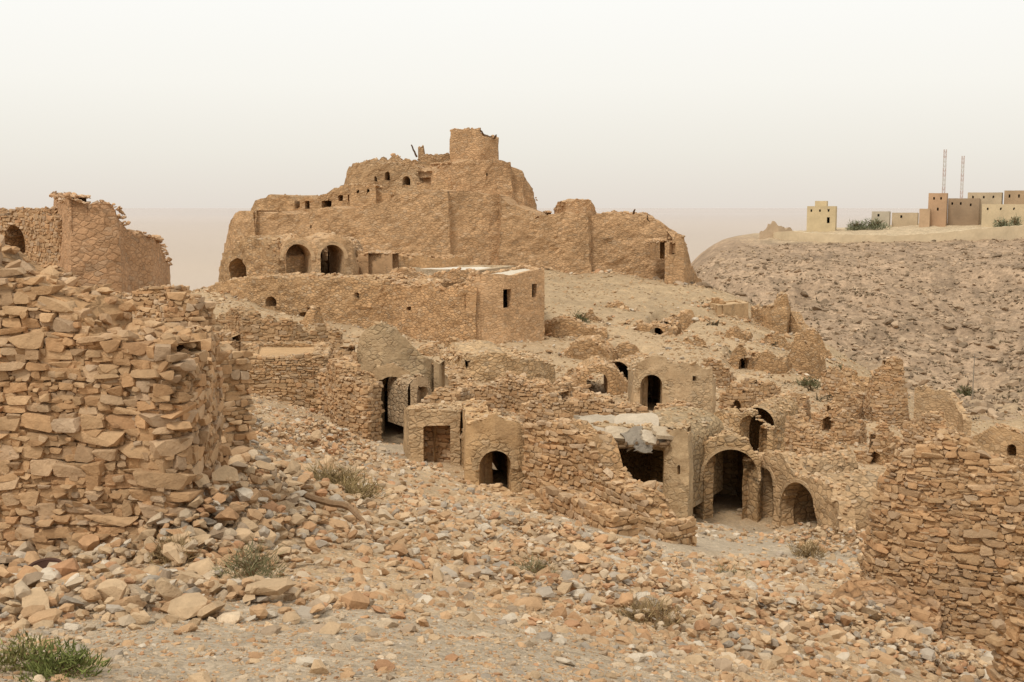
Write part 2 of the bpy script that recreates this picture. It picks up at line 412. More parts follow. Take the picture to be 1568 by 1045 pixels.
    if s['roof']:
        poly=s['pts'][:-1] if s['closed'] else s['pts']
        g=14
        a,b,c2,d=[poly[i] for i in range(4)]
        uu,vv=np.meshgrid(np.linspace(.03,.97,g),np.linspace(.03,.97,g),indexing='ij')
        R3=(a[None,None]*(1-uu)[...,None]+b*uu[...,None])*(1-vv)[...,None]+(d*(1-uu)[...,None]+c2*uu[...,None])*vv[...,None]
        R3[...,2]+=-.14+.08*fbm(R3[...,0],R3[...,1],0,2,3)
        I2=np.arange(g*g).reshape(g,g)
        mb.add(R3.reshape(-1,3),np.stack([I2[:-1,:-1],I2[1:,:-1],I2[1:,1:],I2[:-1,1:]],-1).reshape(-1,4),'stone',s.get('rcol',s['col']))
    for o in s['ops']:
        n=o['n'];tv=np.array([-n[1],n[0]]);zlo=o['zb']-.4
        if s['rd']>0 and not s['roof']:
            a=o['hw']+.12;top=(o['zt']-o['hw'] if o['arch'] else o['zt']-.2)+.1
            th=np.linspace(0,math.pi,13)
            prof=[(-a,zlo)]+[(-a*math.cos(x),top+a*math.sin(x)*(1 if o['arch'] else .45)) for x in th]+[(a,zlo)]
            ds=np.linspace(t-.08,t+s['rd'],4);V=[]
            for dq in ds:
                for (e,z) in prof: V.append([o['x']+tv[0]*e-n[0]*dq,o['y']+tv[1]*e-n[1]*dq,z])
            K=len(prof);f=[]
            for i in range(3):
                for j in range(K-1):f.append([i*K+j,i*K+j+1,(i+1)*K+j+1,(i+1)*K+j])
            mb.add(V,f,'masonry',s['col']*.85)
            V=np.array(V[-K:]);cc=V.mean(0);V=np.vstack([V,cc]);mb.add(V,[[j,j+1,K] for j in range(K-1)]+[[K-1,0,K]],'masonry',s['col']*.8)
            k=int(30*s['rd']);e=rng.uniform(-a,a,k);dq=rng.uniform(t,t+s['rd'],k)
            zz=top+np.sqrt(np.maximum(a*a-e*e,0))*(1 if o['arch'] else .45)
            rocks(mb,o['x']+tv[0]*e-n[0]*dq,o['y']+tv[1]*e-n[1]*dq,np.full(k,max(.16,dist*.0035))*rng.uniform(.6,1.5,k),scol(k,s['col']),lift=.05,zz=zz)
        if o['ring']:
            wd=o['ring'];a=o['hw'];cz=o['zt']-a;V=[];th=np.linspace(-.15,math.pi+.15,25)
            for x in th:
                jw=random.uniform(.85,1.12)
                for rr,of in((a+.0,.0),(a+.0,.05),(a+wd*jw,.05),(a+wd*jw,.0)):
                    e=-rr*math.cos(x);V.append([o['x']+tv[0]*e+n[0]*of,o['y']+tv[1]*e+n[1]*of,cz+rr*math.sin(x)])
            f=[]
            for i in range(24):
                for j in range(4):f.append([i*4+j,i*4+(j+1)%4,(i+1)*4+(j+1)%4,(i+1)*4+j])
            mb.add(V,f,'plaster',s['col']*.6+C(214,190,155)*.4)
TAN=C(206,170,128);KS=C(206,170,130)
ST=(.22,.115)
# foreground left wall
wall('ruined_stone_wall#a',[(-260,10.4,370),(-60,10.4,405),(10,10.4,432),(50,10.4,458),(85,10.4,482),(140,10.3,492),(200,10.3,503),(245,10.2,524),(272,10.3,548),(298,10.9,545),(330,12.6,532)],t=.75,c=.12,st=(.215,.108),col=C(210,170,126),ruin=.32,disp=.09,cap=1.3,rub=1.8)
wall('ruined_stone_wall#a2',[(-260,13,385),(-20,13,418),(30,13,428),(65,13,452),(110,13,478),(190,13.2,492),(230,13.6,515)],t=.6,c=.15,st=(.21,.11),col=C(208,170,128),ruin=.4,cap=1.3)
# left house
wall('ruined_stone_house#b',[(-120,56,330),(0,55,318),(40,54,320),(60,52,330),(92,50,325)],t=.8,c=.25,st=(.26,.14),col=C(196,158,118),ruin=.6,op=[(20,345,400,30,'A')],rd=4)
wall('ruined_stone_house#b',[(76,53,300),(88,48,303),(98,44,308),(160,44.5,312),(186,45,320),(200,47,345),(238,49,356),(252,52,372),(266,60,410)],t=1.,c=.2,st=None,mat='masonry_mud',col=C(204,164,126),ruin=.22,disp=.14,lean=.05,cap=.9)
wall('ruined_stone_house#b',[(-20,42,400),(40,42,415),(85,41,425)],t=.7,st=ST,col=C(196,158,118),ruin=.5)
wall('ruined_stone_wall#c',[(130,33,447),(180,32.5,440),(262,32,440)],t=.8,st=ST,col=C(198,160,118),ruin=.3)
wall('ruined_stone_wall#c2',[(185,27,492),(240,26,488),(256,25,460),(300,25,452),(322,25.5,470)],t=.8,st=ST,col=C(202,164,122),ruin=.4)
wall('ruined_stone_wall#c3',[(150,22,505),(215,21,512),(262,20,520),(325,19.2,560)],t=.7,st=ST,col=C(206,170,128),ruin=.4,rub=2)
# block ruin
wall('ruined_stone_house#d',[(368,44,548),(500,44.5,545),(508,50,524),(375,50,526)],closed=True,t=.6,st=ST,col=C(204,170,128),ruin=.08,roof=True,cap=.8,rub=.7)
wall('ruined_stone_wall#d2',[(325,47,500),(350,46,505),(375,47,530)],t=.6,st=ST,col=TAN,ruin=.3)
wall('ruined_stone_wall#d3',[(330,62,478),(365,60,472),(372,58,486),(440,58,498),(500,60,508),(520,60,520)],t=.8,col=C(198,166,126),ruin=.5,st=(.28,.15))
# E complex
wall('stone_storehouse_row#e',[(318,96,450),(322,92,438),(372,88,428),(398,87,425),(470,86,424),(540,85,426),(590,85,430),(640,84,436)],t=5,c=.3,st=None,col=C(206,170,128),ruin=.25,disp=.25,op=[(413,454,472,17,'a',.16),(413,474,492,22,'a',.16),(548,447,458,7,'r'),(466,478,500,28,'A')],rd=4,cap=1)
wall('stone_storehouse_row#e',[(455,80,500),(462,79,482),(480,78.5,472),(492,79,480),(502,80,505)],t=1,c=.3,col=TAN,ruin=.4,disp=.2)
wall('stone_storehouse_row#e2',[(600,83,440),(700,80,434),(729,79.5,436),(734,82,430),(736,88,418),(600,92,414)],closed=True,t=.8,c=.3,col=C(206,168,126),ruin=.35,disp=.2,op=[(627,470,477,7,'r')],rd=0)
wall('plastered_flat_roof_house#e3',[(727,79.8,419),(772,80,422),(834,82.5,413),(806,93,407)],closed=True,t=.4,c=.14,col=C(212,176,136),mat='masonry_mud',ruin=.1,disp=.08,op=[(777,443,472,12,'r'),(819,435,456,8,'r')],roof=True,cap=.15,rub=.6,rcol=C(225,215,195))
wall('plastered_flat_roof_house#e4',[(622,96,412),(735,94,414),(790,100,407),(650,104,406)],closed=True,t=.5,c=.4,col=C(215,195,165),mat='plaster',ruin=.02,roof=True,cap=0,rub=0,rcol=C(235,228,212))
wall('vaulted_storehouse#v',[(425,93,410),(431,92.5,380),(440,92.3,368),(455,92,361),(470,92,366),(481,92,378),(489,92,368),(505,92,361),(522,92,362),(540,92.5,372),(545,93,395),(552,96,410)],t=4.5,c=.2,col=C(210,176,136),mat='masonry_mud',ruin=.15,disp=.15,op=[(455,374,418,42,'A',.28),(507,375,416,36,'A',.28)],rd=6,cap=.6)
wall('vaulted_storehouse#v2',[(333,98,410),(345,96,385),(365,94,372),(378,93,368),(400,92.5,372),(412,92,385),(426,92,395)],t=4,c=.25,col=C(200,166,126),ruin=.5,disp=.3,op=[(364,395,425,26,'A')],rd=5)
wall('ruined_stone_house#v3',[(540,98,385),(600,98,390),(660,100,395),(720,103,398)],t=3,c=.3,col=C(202,164,122),ruin=.25,mat='masonry_mud')
wall('ruined_stone_house#v4',[(548,96,390),(600,95,388),(602,99,386)],t=1.9,c=.3,col=C(208,172,132),ruin=.05,mat='plaster')
# castle
def win(l):return [(x,y-h/2,y+h/2,w,'r') for x,y,w,h in l]
rw=[(520+i*31+rng.integers(-9,9),335+rng.integers(-8,22),3.4,5.5) for i in range(16)]
K='ruined_hilltop_fortress#1'
MF='masonry_far'
wall(K,[(336,134,398),(340,128,372),(352,124,332),(354,123.5,326),(392,121,325),(394,121.6,325),(440,121.4,326),(500,119,320),(504,118,318),(545,118,322),(600,117,300),(645,116,291),(690,116,291),(693,117,293),(760,118,300),(764,117,304),(800,118,318),(835,119,327),(905,120,327),(908,121,327),(960,121.5,328),(992,122,331),(1016,122,345),(1040,122,358),(1052,123,368),(1056,126,395),(1066,128,425)],t=13,c=.4,mat=MF,col=KS,ruin=.3,disp=.28,lean=.03,cap=0,base=2.5,op=win([r for r in rw]+[(440,345,3,4),(410,352,3,4),(470,348,4,5)]),rd=1.5,rub=.8)
wall(K,[(1018,118,372),(1030,117.5,362),(1048,118,358),(1052,119,375),(1060,121,410),(1078,124,440)],t=1.8,c=.35,mat=MF,col=KS*.97,ruin=.4,disp=.2,op=[(1028,371,392,9,'r')],rd=2,base=2)
wall(K,[(383,132,325),(390,131,307),(415,130,301),(450,130,304),(470,130,300),(500,130,300),(508,130,290),(530,129,286),(560,129,290),(640,128,285),(700,126,280)],t=8,c=.4,mat=MF,col=C(200,166,126),ruin=.4,disp=.25,cap=.3,base=3,op=win([(455,314,8,12),(468,314,7,12),(497,313,6,11),(505,313,6,11),(521,303,7,10),(533,303,6,10)]),rd=2.5,rub=0)
wall(K,[(526,136,290),(532,134,256),(545,133,250),(575,133,250),(600,133,252),(640,133,256),(662,133,262),(668,133,258),(700,132,262)],t=5,c=.3,mat=MF,col=C(196,164,126),ruin=.45,disp=.25,base=4,op=[(594,263,277,8,'a'),(618,268,284,12,'a'),(642,262,272,5,'r'),(656,264,273,5,'r'),(575,270,278,4,'r')],rd=2.5,rub=0)
wall(K,[(555,137,252),(580,137,243),(598,137,240),(615,137,238),(640,137,244),(662,137,240),(690,137,240)],t=3,c=.3,mat=MF,col=C(194,162,124),ruin=.5,disp=.2,base=8,rub=0)
wall(K,[(640,139,226),(648,139,224),(648.5,139,238),(690,138,236)],t=1.,c=.2,mat=MF,col=C(194,162,124),ruin=.15,disp=.1,base=8,rub=0)
wall(K,[(598,129,286),(612,128,270),(622,128,262),(630,128,270),(640,128,288)],t=2,c=.25,mat=MF,col=C(206,176,138),ruin=.25,disp=.2,base=4,op=[(621,270,286,12,'a')],rd=2,rub=0)
wall(K,[(535,127.5,300),(536,126.5,286),(575,126,282),(577,127,290),(598,127,294)],t=3,c=.3,mat=MF,col=C(202,168,128),ruin=.4,disp=.2,base=4,op=win([(548,294,4,5),(565,292,4,5)]),rd=1,rub=0)
wall(K,[(655,130,275),(656,127.5,262),(686,126.5,252),(688,125.5,247),(715,125,245),(745,125,246),(764,126,246),(788,126.5,249),(789,127.5,258),(806,128,264),(808,128.8,272),(820,130,290),(826,134,318)],t=8,c=.35,mat=MF,col=KS*1.02,ruin=.3,disp=.25,lean=.03,base=4,cap=.3,op=win([(735,300,3,5),(770,290,3,4),(700,275,3,4),(748,268,3,5)]),rd=1,rub=0)
wall(K,[(689,129.5,200),(735,128.8,197),(736,128.8,205),(741,129,208),(762,130.5,212),(763,136,212),(692,137,200)],closed=True,t=.8,c=.25,mat=MF,col=KS*1.0,ruin=.18,disp=.14,base=0,rub=0)
wall(K,[(860,127,322),(866,125,309),(885,125,307),(905,126,308),(912,128,322)],t=3,c=.3,mat=MF,col=KS*.97,ruin=.15,disp=.2,base=3,rub=0)
wall(K,[(912,131,324),(960,131,324),(996,131,330)],t=3,c=.3,mat=MF,col=KS*.97,ruin=.3,disp=.3,base=3,rub=0)
# central ruins
wall('ruined_gable_house#g1',[(544,42,560),(550,42,520),(562,41.8,506),(585,41.6,497),(608,41.6,500),(626,41.8,522),(648,42,545),(664,42.5,552)],t=.6,c=.15,mat='plaster',col=C(204,180,144),ruin=.12,disp=.1,op=[(600,575,668,56,'A',.1)],rd=3.5,cap=.6,rub=.3)
wall('ruined_gable_house#g1',[(560,41.3,575),(575,41,562),(600,40.9,558),(628,41,566)],t=.35,c=.12,mat='plaster',col=C(200,172,134),ruin=.1,op=[(600,577,668,52,'A')],rd=0,cap=.5,rub=0)
wall('ruined_gable_house#g1',[(664,42.3,552),(672,42.2,562),(690,46,590)],t=.6,c=.15,mat='plaster',col=C(204,178,142),ruin=.2)
wall('ruined_gable_house#g1',[(628,40,590),(640,39.8,578),(655,40,582),(662,40.2,604)],t=.5,c=.12,mat='plaster',col=C(208,182,148),ruin=.1,op=[(646,592,640,20,'A')],rd=1.5,rub=.3)
wall('ruined_stone_wall#g1b',[(505,40,560),(520,39,572),(545,38.4,582),(562,38.2,600)],t=.8,st=ST,col=TAN,ruin=.35,rub=1.5)
wall('ruined_stone_wall#g1c',[(490,43,560),(520,42,530),(545,42,545)],t=.8,st=ST,col=TAN,ruin=.5,rub=1)
wall('plastered_stone_hut#g2',[(618,36.5,628),(626,35,630),(704,35,628),(716,37,618)],t=.8,c=.15,mat='plaster',col=C(210,182,144),ruin=.14,disp=.09,op=[(672,652,708,42,'R')],rd=.5,cap=.9,rub=.4)
wall('plastered_stone_hut#g2',[(648,35.6,652),(696,35.6,652)],t=.3,c=.15,st=ST,col=C(200,160,118),ruin=.02,rub=0,cap=0)
wall('plastered_stone_hut#g2',[(652,39,610),(700,39,603),(720,40,600)],t=.7,c=.15,st=ST,col=TAN,ruin=.3)
wall('arched_door_house#g3',[(708,36,612),(711,33.5,628),(714,32,650),(728,31.8,643),(758,31.7,634),(795,31.8,640),(808,31.9,655),(820,32,680)],t=.7,c=.1,mat='plaster',col=C(212,178,134),ruin=.25,disp=.09,op=[(759,690,744,50,'A',.22)],rd=4,cap=1,rub=.3)
wall('ruined_stone_wall#g4',[(806,31.5,648),(830,31,655),(870,30.5,660),(898,30,676),(912,29.5,725),(940,28.5,748),(985,27.5,775),(1030,26.8,802)],t=.8,st=ST,col=C(206,168,124),ruin=.28,rub=1)
wall('ruined_stone_wall#g4b',[(690,29,745),(730,28,752),(770,27,763),(800,26,780)],t=.7,st=ST,col=C(206,168,124),ruin=.2,rub=1)
wall('ruined_stone_wall#g4c',[(812,29,756),(850,27.5,764),(905,26,780),(935,25.2,802)],t=.6,st=ST,col=C(204,164,120),ruin=.25,rub=1)
# roofed ruin
wall('collapsed_roof_house#g5',[(888,38,655),(905,37,650),(960,36.2,655),(1015,35.6,655),(1052,35.2,655),(1058,37,652)],t=.6,c=.12,mat='plaster',col=C(204,178,140),ruin=.08,op=[(960,684,775,112,'R')],rd=4.5,cap=.8,rub=.1)
wall('collapsed_roof_house#g5',[(1018,35.2,668),(1026,35,660),(1040,34.8,656),(1056,34.8,660),(1062,36.5,665)],t=.5,c=.1,st=None,mat='plaster',col=C(212,186,148),ruin=.18,disp=.1,op=[(1041,712,728,5,'a')],rd=.6,rub=.3)
wall('collapsed_roof_house#g5',[(906,34.8,694),(918,34.5,688),(926,34.7,700)],t=.4,c=.12,st=ST,col=TAN,ruin=.1)
wall('collapsed_roof_house#g5',[(880,46,600),(930,45,612),(990,45,622),(1060,46,628)],t=.8,st=ST,col=TAN,ruin=.4)
# arched houses right
wall('arched_vault_house#g6',[(1052,40,705),(1060,38.8,696),(1080,38.2,680),(1115,38,674),(1148,38,684),(1162,38,705),(1170,39,715)],t=.5,c=.1,mat='masonry',col=C(210,178,136),ruin=.28,disp=.12,op=[(1118,688,795,84,'A',.1)],rd=3.5,cap=1,rub=.7)
wall('arched_vault_house#g6',[(1150,39.5,700),(1162,38.5,694),(1195,37.5,702),(1235,36,722),(1268,34.5,742),(1282,33.5,765),(1285,33,800)],t=.5,c=.1,mat='masonry_mud',col=C(212,180,140),ruin=.28,disp=.12,op=[(1172,716,795,26,'A',.1),(1228,740,800,62,'A',.1)],rd=3,cap=1,rub=1.3)
wall('pointed_arch_house#g6b',[(1092,51,640),(1118,50,628),(1138,49.5,618),(1160,49.2,630),(1185,49,652),(1210,50,672)],t=.8,c=.12,mat='masonry',col=C(210,178,136),ruin=.35,disp=.14,op=[(1152,636,698,44,'A')],rd=4,cap=1,rub=1.5)
wall('ruined_stone_wall#g6c',[(1205,48,650),(1240,47,672),(1290,46,700)],t=.8,st=ST,col=TAN,ruin=.5,rub=2)
wall('ruined_stone_wall#g6d',[(1060,42,650),(1085,43,655),(1110,44,665)],t=.8,st=ST,col=TAN,ruin=.4)
wall('plastered_gable_house#g8',[(966,57.5,610),(970,55.8,575),(978,55.5,556),(998,55.4,547),(1020,55.4,550),(1022,55.4,556),(1060,55,558),(1092,55.3,564),(1094,55.6,572),(1097,58,580)],t=.7,c=.15,mat='plaster',col=C(212,186,150),ruin=.14,disp=.1,op=[(1000,574,630,34,'A',.22),(1064,576,584,6,'r')],rd=4,cap=.7,rub=.8)
wall('vaulted_storehouse#g9',[(880,63,585),(890,62,568),(920,61.5,562),(945,62,570),(965,63,590)],t=3,c=.2,mat='masonry',col=TAN,ruin=.2,op=[(915,570,606,34,'A')],rd=4,rub=.4)
wall('vaulted_storehouse#g9b',[(860,78,535),(878,76,528),(910,76,526),(935,77,540)],t=2.5,c=.25,mat='masonry',col=TAN*.97,ruin=.35,disp=.2,rd=3)
wall('vaulted_storehouse#g10',[(962,93,510),(980,91,498),(1010,90.5,496),(1030,91,504),(1040,93,520)],t=3,c=.25,col=TAN*.97,ruin=.3,disp=.2,op=[(1005,502,522,26,'A')],rd=3)
wall('ruined_stone_wall#h1',[(915,100,472),(935,99,463),(960,99,468),(975,100,480)],t=2,c=.25,col=TAN,ruin=.3,disp=.2)
wall('plastered_stone_hut#h2',[(1084,104,464),(1100,101,468),(1146,104,464),(1130,108,458)],closed=True,t=.5,c=.3,col=C(212,182,142),mat='plaster',ruin=.03,roof=True,cap=0)
wall('ruined_stone_wall#h3',[(1150,106,476),(1170,104,466),(1185,103,462),(1205,103,458),(1210,104,480),(1240,102,505)],t=1,c=.25,col=C(198,164,124),ruin=.7,disp=.2)
wall('ruined_stone_wall#h4',[(1325,72,600),(1340,70,562),(1360,69.5,552),(1382,69.8,560),(1388,70,600),(1392,72,630)],t=.8,c=.2,st=(.28,.15),col=C(204,168,126),ruin=.6,disp=.15)
wall('ruined_plastered_wall#h5',[(1400,73,600),(1415,72.5,590),(1450,72,600),(1468,71,625),(1475,70,650)],t=.5,c=.2,mat='masonry_mud',col=C(204,174,136),ruin=.4,disp=.12)
wall('ruined_stone_wall#h6',[(1385,62,640),(1430,60,645),(1470,59,660),(1500,60,680)],t=.8,c=.2,st=(.28,.15),col=TAN,ruin=.6)
wall('ruined_stone_wall#h7',[(1490,58,668),(1520,57,660),(1575,56,668),(1640,56,680)],t=.7,c=.2,mat='masonry_mud',col=C(204,172,132),ruin=.4,disp=.12,op=[(1552,680,700,14,'a')],rd=2)
wall('ruined_stone_wall#h8',[(1180,58,640),(1200,57,625),(1235,56.5,640),(1240,57,660)],t=.8,c=.2,st=(.28,.15),col=TAN,ruin=.4)
wall('ruined_stone_wall#h9',[(1260,76,560),(1290,75,575),(1320,73,600)],t=.8,c=.2,st=(.28,.15),col=TAN,ruin=.7)
for q,(x,d,y) in enumerate(((1290,60,640),(1400,52,715),(1230,84,520),(1120,92,500),(1060,86,520),(1340,56,680),(1450,47,735),(1160,70,575),(880,68,560),(1130,64,600),(1240,96,512),(1090,72,560),(1180,82,545),(1140,84,535),(1290,70,600),(1350,62,655),(1010,74,555),(960,80,535),(1210,66,600),(1330,44,745),(1420,58,672),(1520,66,668),(1040,98,478),(900,94,478),(1260,52,690),(1500,48,728),(700,75,528),(800,72,545),(1190,94,510),(1300,86,565),(1350,80,600),(1420,68,655),(1530,54,700),(1270,64,625),(1100,104,462),(860,86,505),(1500,38,775),(1420,42,760))):
    wall('ruined_stone_wall#x%d'%q,[(x-26,d,y+16),(x-12,d-.6,y+rng.uniform(0,6)),(x+8,d-.8,y),(x+24,d-.4,y+rng.uniform(4,12)),(x+34,d+1,y+24)],t=.8,c=.22,st=(.28,.15) if d<75 else None,col=TAN*rng.uniform(.92,1.02),ruin=.7,disp=.12,rub=1.5,op=[(x,y+13,y+30,16,'A')] if q%4==1 else [],rd=2)
wall('ruined_stone_house#m1',[(690,60,560),(715,58,545),(770,58,543),(820,59,550),(850,61,565)],t=4,c=.25,col=C(210,180,140),ruin=.3,disp=.2,op=[(716,553,566,7,'a')],rd=3)
wall('ruined_stone_wall#m2',[(765,50,590),(800,49,585),(850,49,592),(880,50,600)],t=2,c=.2,st=ST,col=TAN,ruin=.5)
wall('ruined_stone_wall#m3',[(665,50,570),(690,48,585),(740,47,600),(765,47,618)],t=1,c=.2,st=ST,col=TAN,ruin=.5,rub=2)
wall('ruined_stone_wall#m4',[(800,42,618),(850,41,612),(885,41,630)],t=1,c=.2,st=ST,col=TAN,ruin=.4,rub=2)
wall('ruined_stone_wall#m5',[(640,70,545),(680,69,532),(740,69,538),(790,70,545)],t=2,c=.25,col=TAN,ruin=.5,disp=.2)
wall('ruined_stone_wall#m6',[(820,86,500),(850,85,488),(890,85,492),(930,86,505)],t=2,c=.25,col=TAN,ruin=.5,disp=.2)
# foreground right wall
wall('ruined_stone_wall#r',[(1322,18.9,860),(1335,18.6,790),(1345,18.4,735),(1372,18.2,700),(1400,18,684),(1445,17.8,680),(1500,17.6,702),(1560,17.4,740),(1640,17.2,775),(1760,17,830)],t=.8,c=.14,st=(.195,.1),col=C(206,168,124),ruin=.16,disp=.09,cap=1,rub=1.2)
wall('ruined_stone_wall#r2',[(1535,13.2,905),(1552,13,872),(1640,12.5,850)],t=.6,c=.12,st=(.195,.1),col=C(206,168,124),ruin=.2)
wall('ruined_stone_wall#r3',[(1285,17,985),(1310,16.9,935),(1340,17,900),(1380,17,915),(1430,16.8,955)],t=.9,c=.14,st=(.2,.11),col=C(202,160,118),ruin=.3,rub=2)
# plateau buildings
def town(key,x0,x1,d,top,base,col,op,dd=10):
    wall(key,[(x0,d,top),(x1,d-2,top),(x1+2,d+dd,top+.3),(x0+3,d+dd,top+.3)],closed=True,t=.4,c=.4,col=col*.94,mat='townwall',ruin=0.03,disp=.0,roof=True,cap=0,rub=0,op=op,base=1.5)
YEL=C(222,204,166)  # yellow wall colour, paled to include distance haze
town('yellow_block_house#t',1236,1280,340,316,342,YEL,[(1243,321,325,2.5,'r'),(1256,321,325,2.5,'r'),(1270,321,325,2.5,'r'),(1270,333,342,4,'r')])
town('yellow_block_house#t',1248,1266,344,308,342,YEL,[])
town('yellow_block_house#t2',1422,1450,345,296,335,C(200,168,136),[(1430,302,306,2.5,'r'),(1442,302,306,2.5,'r'),(1436,318,323,2.5,'r')])
town('yellow_block_house#t3',1452,1500,352,304,330,C(182,160,134),[(1458,310,314,2.5,'r'),(1471,310,314,2.5,'r'),(1486,312,316,2.5,'r')])
town('yellow_block_house#t4',1482,1534,360,295,330,C(210,192,162),[(1490,300,304,2.5,'r'),(1506,300,304,2.5,'r'),(1522,300,304,2.5,'r')])
town('yellow_block_house#t5',1538,1590,362,292,330,C(192,168,138),[(1546,298,303,2.5,'r'),(1560,298,303,2.5,'r')])
town('yellow_block_house#t6',1504,1580,338,313,345,C(220,202,168),[(1514,318,322,2.5,'r'),(1532,318,322,2.5,'r'),(1552,318,322,2.5,'r')])
town('yellow_block_house#t7',1335,1362,360,324,340,C(207,199,180),[(1345,328,332,3,'r')])
town('yellow_block_house#t8',1366,1405,372,326,340,C(216,198,168),[(1380,330,334,3,'r')])
town('ruined_stone_house#t9',1408,1424,340,320,338,C(206,178,146),[])
wall('plateau_retaining_wall#rw',[(1180,322,356),(1215,314,354),(1235,310,357),(1290,306,359),(1370,303,361),(1440,302,357),(1500,303,350),(1580,304,344),(1700,306,338)],t=1,c=.8,mat='townwall',col=C(220,202,170),ruin=.1,cap=0,rub=0,base=2.2)
wall('ruined_stone_wall#t10',[(1163,322,356),(1175,321,346),(1184,321,338),(1192,321,346),(1205,322,349),(1215,323,352)],t=1.5,c=.5,mat='townwall',col=C(200,178,150),ruin=.6,cap=0,rub=0)
PADS=[q for q in PADS if q[1]<112]
for s in SPECS:buildwall(s)
# ---------- ground sheet
us=np.concatenate([np.linspace(-1.5,-.56,30)[:-1],np.linspace(-.56,.56,680),np.linspace(.56,1.5,30)[1:]])
ds=np.concatenate([np.geomspace(1.6,400,880),np.geomspace(400,44000,70)[1:]])
Ux,Dy=np.meshgrid(us,ds,indexing='ij');GX=Ux*Dy;GY=Dy
GZ=T(GX,GY)
GX=np.concatenate([np.linspace(-40,40,len(us))[:,None],GX],1);GY=np.concatenate([np.full((len(us),1),-30.),GY],1);GZ=np.concatenate([np.full((len(us),1),-1.6),GZ],1)
def ell(x,y,px,d,rx,ry):
    c=W(px,600,d);return np.clip(1.3-np.hypot((x-c[0])/rx,(y-c[1])/ry),0,1)
def gravel(x,y):
    return np.clip(ell(x,y,760,5.6,2.8,2.8)+ell(x,y,350,6.5,1.6,1.)*.8+ell(x,y,1230,30,3.,4.5)+ell(x,y,960,24,2.5,2.6)+ell(x,y,1120,36,2.,2.)+ell(x,y,1080,28,3,2.5)+ell(x,y,600,36,1.6,5)*.8+ell(x,y,740,30,1.6,1.6)*.6,0,1)
gv=gravel(GX,GY)
nz=fbm(GX/4,GY/4,0,4,71)
base=C(205,178,142)*(1+.13*nz+.08*fbm(GX/.7,GY/.7,0,3,73))[...,None]
gcol=C(196,182,160)*np.ones(GX.shape+(1,))
k=np.clip(gv*1.1+.35*np.maximum(fbm(GX/2,GY/2,0,3,77),0),0,1)[...,None]*.75
colg=base*(1-k)+gcol*k
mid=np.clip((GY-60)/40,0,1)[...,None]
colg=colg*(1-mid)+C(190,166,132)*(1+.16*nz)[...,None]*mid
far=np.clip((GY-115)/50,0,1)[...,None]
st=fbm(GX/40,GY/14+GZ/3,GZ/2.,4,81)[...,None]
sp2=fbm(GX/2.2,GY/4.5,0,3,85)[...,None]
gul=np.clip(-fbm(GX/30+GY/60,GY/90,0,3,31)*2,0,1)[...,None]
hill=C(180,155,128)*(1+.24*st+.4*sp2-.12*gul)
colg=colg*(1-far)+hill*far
pp=(np.clip((GY-304)/8,0,1)*np.clip((GX-60)/20,0,1))[...,None]
colg=colg*(1-pp)+C(204,184,152)*pp*(1+.1*sp2)
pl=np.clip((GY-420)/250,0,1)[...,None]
colg=colg*(1-pl)+C(206,192,177,.7)*pl*(1+.07*fbm(GX/400,GY/900,0,4,90))[...,None]  # plain colour is paled to carry distance haze
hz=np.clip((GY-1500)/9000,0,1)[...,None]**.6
colg=colg*(1-hz)+C(214,207,203,.68)*hz*(1+.04*fbm(GX/2500,GY/2500,0,3,92))[...,None]  # air haze painted into the ground colour, stronger towards the horizon
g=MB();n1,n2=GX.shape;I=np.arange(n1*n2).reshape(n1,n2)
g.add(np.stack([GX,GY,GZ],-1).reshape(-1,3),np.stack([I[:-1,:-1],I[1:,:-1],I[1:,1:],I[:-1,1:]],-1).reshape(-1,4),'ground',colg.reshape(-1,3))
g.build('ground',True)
# ---------- scattered rubble
def insidebuild(x,y):
    r=np.zeros(len(x),bool)
    for (cx,cy,tx,ty,hw,hd,zp) in PADS:
        dx=x-cx;dy=y-cy;r|=(np.abs(dx*tx+dy*ty)<hw)&(np.abs(-dx*ty+dy*tx)<hd)
    return r
def scatter(N,d0,d1,med,sig,mn,mx,dens,colf=None,u0=-.52,u1=.52,mb=RUB,grv=.85,lf=.12):
    d=np.exp(rng.uniform(math.log(d0),math.log(d1),N));u=rng.uniform(u0,u1,N);x=u*d;y=d
    pr=dens+.9*fbm(x/2.2,y/2.2,0,3,101)+.3*fbm(x/9,y/9,0,2,105)
    pr=pr*(1-grv*gravel(x,y))
    k=(rng.random(N)<pr)&~insidebuild(x,y);x=x[k];y=y[k];n=len(x)
    s=np.clip(med*np.exp(rng.normal(0,sig,n)),np.maximum(mn,y*.0019),mx)
    rocks(mb,x,y,s,scol(n) if colf is None else colf(n),lift=rng.uniform(-.08,lf,n))
scatter(68000,4.,22,.034,.6,.012,.17,.42)
scatter(30000,4.,14,.015,.45,.008,.04,.8,grv=0)
scatter(5500,7.,40,.11,.35,.07,.22,.36)
scatter(76000,16,62,.09,.55,.045,.32,.5)
MC=C(198,172,136)
scatter(52000,58,128,.18,.5,.1,.7,.52,colf=lambda n:scol(n,MC)*.95)
scatter(36000,120,305,.5,.6,.25,2.2,.55,colf=lambda n:C(188,165,138)*rng.uniform(.5,1.15,(n,1)),u0=.12,u1=.6)
def pile(px,d,rx,ry,N,med,h=.3):
    N=int(N*1.15);med*=.85;c=W(px,700,d);a=rng.normal(0,.5,(N,2));x=c[0]+a[:,0]*rx;y=c[1]+a[:,1]*ry
    r=np.hypot(a[:,0],a[:,1]);z=T(x,y)+h*np.exp(-r*r*2)*rng.random(N)
    rocks(RUB,x,y,np.minimum(med*np.exp(rng.normal(0,.42,N)),.3),scol(N),lift=.05,zz=z)
